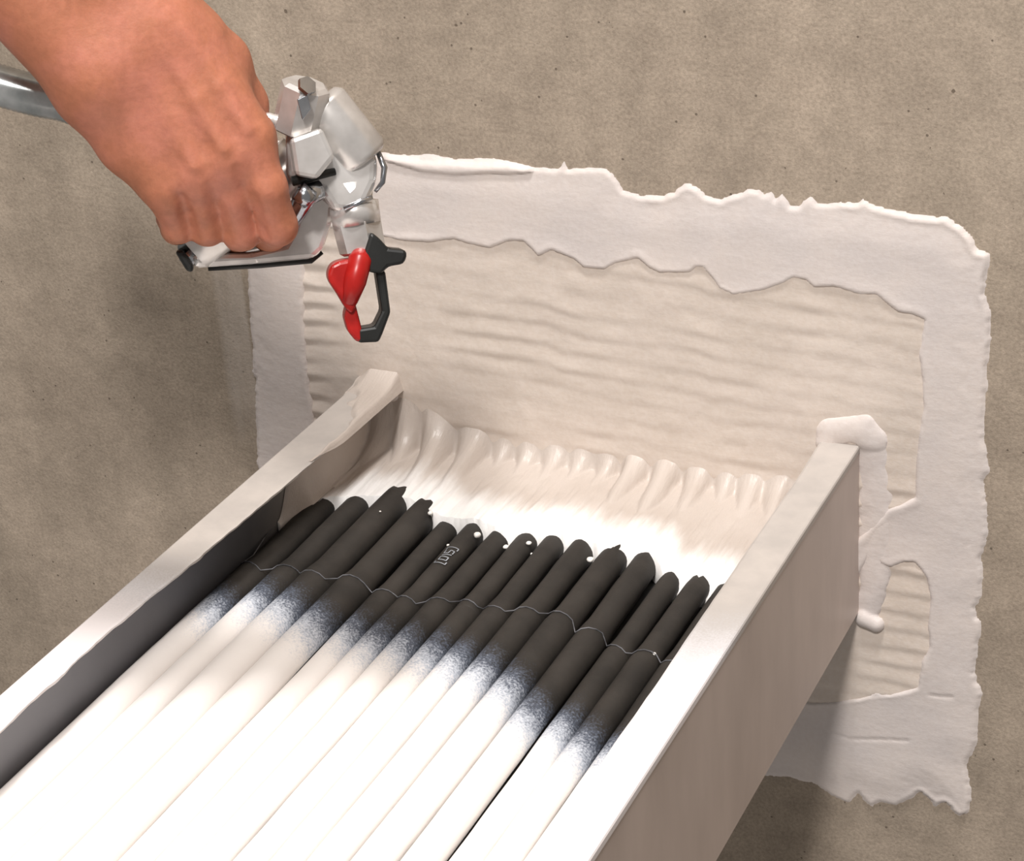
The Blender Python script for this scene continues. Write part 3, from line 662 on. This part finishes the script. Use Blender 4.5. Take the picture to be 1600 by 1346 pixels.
# body casting
bm = bmesh.new()
slab(bm, [(446, 214), (455, 178), (500, 152), (530, 165), (572, 215), (590, 250), (588, 285), (572, 318), (545, 335), (518, 330), (500, 300), (470, 292), (448, 278)], -38, -10, 4, 3)
gpart('body', bm, m_alu)
bm = bmesh.new()
A, B = (497, 158, -16), (572, 252, -18)
rod(bm, [lerp_pts(A, B, f_) for f_ in (0, 0.06, 0.1, 0.9, 0.96, 1.0)], [9.5, 11.5, 12, 12, 11.3, 9], 28)
gpart('barrel', bm, m_alu, True)
bm = bmesh.new()
A, B = (462, 205, -12), (478, 132, -4)
rod(bm, [lerp_pts(A, B, f_) for f_ in (0, 0.04, 0.93, 1.0)], [9.5, 10.5, 10.5, 8.5], 8, phase=0.3)
cap_ = gpart('rear_nut', bm, m_alu)
bm = bmesh.new(); rod(bm, [(476, 139, 5.5), (479, 136, 7)], [4.2, 4.2], 6); slab(bm, [(462, 158), (478, 150), (484, 172), (470, 190)], 4, 6.3, 0.5)
gpart('socket', bm, m_steel, False)
bm = bmesh.new(); slab(bm, [(450, 218), (500, 200), (520, 246), (492, 280), (458, 274)], -14, 2.5, 2.0, 2); gpart('filter_boss', bm, m_alu)
bm = bmesh.new(); rod(bm, [(455, 283, -6), (522, 268, -10)], [2.2, 1.6], 10); gpart('gap_shade', bm, m_black, True)  # black rod added for the shade in the gap below the boss
bm = bmesh.new(); rod(bm, [(590, 236, -14), (600, 262, -12), (597, 285, -12), (585, 300, -12)], [1.2, 1.4, 1.2, 0.8], 8); gpart('safety_latch', bm, m_steel, True)
bm = bmesh.new(); rod(bm, [(398, 182, -14), (420, 186, -10), (446, 196, -12)], [2.0, 2.6, 3.2], 10); gpart('hook', bm, m_alu, True)
# neck and retaining nut towards the nozzle
bm = bmesh.new(); rod(bm, [(545, 285, -20), (549, 318, -20), (553, 322, -20), (558, 352, -20)], [10.5, 9.5, 11, 10.5], 24); gpart('neck', bm, m_alu, True)
bm = bmesh.new(); rod(bm, [(556, 345, -20), (557, 349, -20), (566, 392, -20), (567, 396, -20)], [9.5, 10.8, 10.2, 8.5], 6, phase=0.4); gpart('retaining_nut', bm, m_alu)
bm = bmesh.new(); rod(bm, [(535, 326, -8.5), (580, 308, -10)], [1.0, 1.0], 8); gpart('clip_wire', bm, m_steel, True)
# handle inside the fist, trigger and guard
bm = bmesh.new(); rod(bm, [(470, 240, -24), (430, 282, -25), (350, 352, -25), (300, 395, -25)], [10, 10.5, 10.5, 9], 16); gpart('handle', bm, m_alu, True)
bm = bmesh.new(); rod(bm, [(500, 296, -10), (476, 304, -8), (462, 330, -12), (440, 366, -30), (380, 384, -36)], [4.2, 5.2, 4.4, 4, 3.5], 12); gpart('trigger', bm, m_steel, True)
bm = bmesh.new(); rod(bm, [(463, 297, -3), (482, 312, -4)], [4.4, 4.4], 16); gpart('pivot_pin', bm, m_steel, True)
bm = bmesh.new()
slab(bm, [(470, 322), (500, 300), (522, 318), (518, 352), (504, 392), (488, 406), (398, 414), (300, 420), (296, 398), (390, 396), (444, 384), (458, 360)], -34, -22, 2.2, 2)
gd = gpart('trigger_guard', bm, m_alu)
bm = bmesh.new(); rod(bm, [(322, 421, -28), (405, 416, -28), (486, 409, -28), (503, 396, -28)], [1.3, 1.6, 1.6, 1.2], 10); gpart('guard_edge', bm, m_black, True)
bm = bmesh.new(); slab(bm, [(271, 393), (283, 390), (300, 414), (299, 426), (289, 424)], -36, -18, 1.2); gpart('end_cap', bm, m_black)
bm = bmesh.new(); rod(bm, [(287, 397, -27), (301, 412, -27)], [4.2, 4.2], 14); gpart('ferrule', bm, m_steel, True)
# nozzle: black guard with wings, red tip
bm = bmesh.new()
slab(bm, [(577, 362), (590, 372), (604, 388), (632, 391), (634, 401), (628, 413), (604, 417), (594, 428), (574, 426), (562, 408)], -30, -8, 1.5)
gpart('guard_hub', bm, m_black)
bm = bmesh.new(); slab(bm, [(584, 420), (600, 424), (608, 490), (595, 524), (589, 537), (556, 538), (556, 516), (582, 512), (594, 488)], -29, -11, 1.2); gpart('guard_ring', bm, m_black)
bm = bmesh.new(); slab(bm, [(541, 470), (551, 470), (556, 490), (562, 515), (564, 537), (553, 536), (540, 520), (534, 497)], -29, -11, 1.5); gpart('red_arm', bm, m_red)
bm = bmesh.new(); slab(bm, [(508, 430), (514, 414), (526, 408), (548, 404), (570, 408), (574, 424), (564, 452), (554, 476), (546, 492), (537, 484), (522, 458), (511, 442)], -28, -8, 3.0, 3); gpart('tip_lever', bm, m_red)
bm = bmesh.new(); rod(bm, [(562, 398, -12), (560, 406, -10), (551, 440, -8), (543, 470, -10), (541, 476, -12)], [4, 5.2, 5.0, 3.6, 2], 18); gpart('tip_body', bm, m_red, True)

# ------------------------------------------------------------------ hose behind the wrist
bm = bmesh.new()
ctl = [(-330, 20, -60), (-160, 70, -56), (-60, 112, -52), (0, 133, -50), (55, 148, -48), (110, 160, -46), (170, 190, -46), (230, 250, -46), (275, 310, -46), (300, 362, -40), (302, 388, -30)]
path = []
for i in range(len(ctl)-1):
    p0_, p1_, p2_, p3_ = [np.array(ctl[min(max(k, 0), len(ctl)-1)], float) for k in (i-1, i, i+1, i+2)]
    for t in np.linspace(0, 1, 14, endpoint=False):
        path.append(tuple(0.5*((2*p1_)+(-p0_+p2_)*t+(2*p0_-5*p1_+4*p2_-p3_)*t*t+(-p0_+3*p1_-3*p2_+p3_)*t**3)))
path.append(ctl[-1])
rads = [9.0+0.25*(k % 2) if k < len(path)-24 else 7.5 for k in range(len(path))]
rod(bm, path, rads, 24)
hose = bm_link('spray_hose', bm, m_hose, None, True)
tag(hose, 'grey shiny hose passing behind the wrist', 'hose')
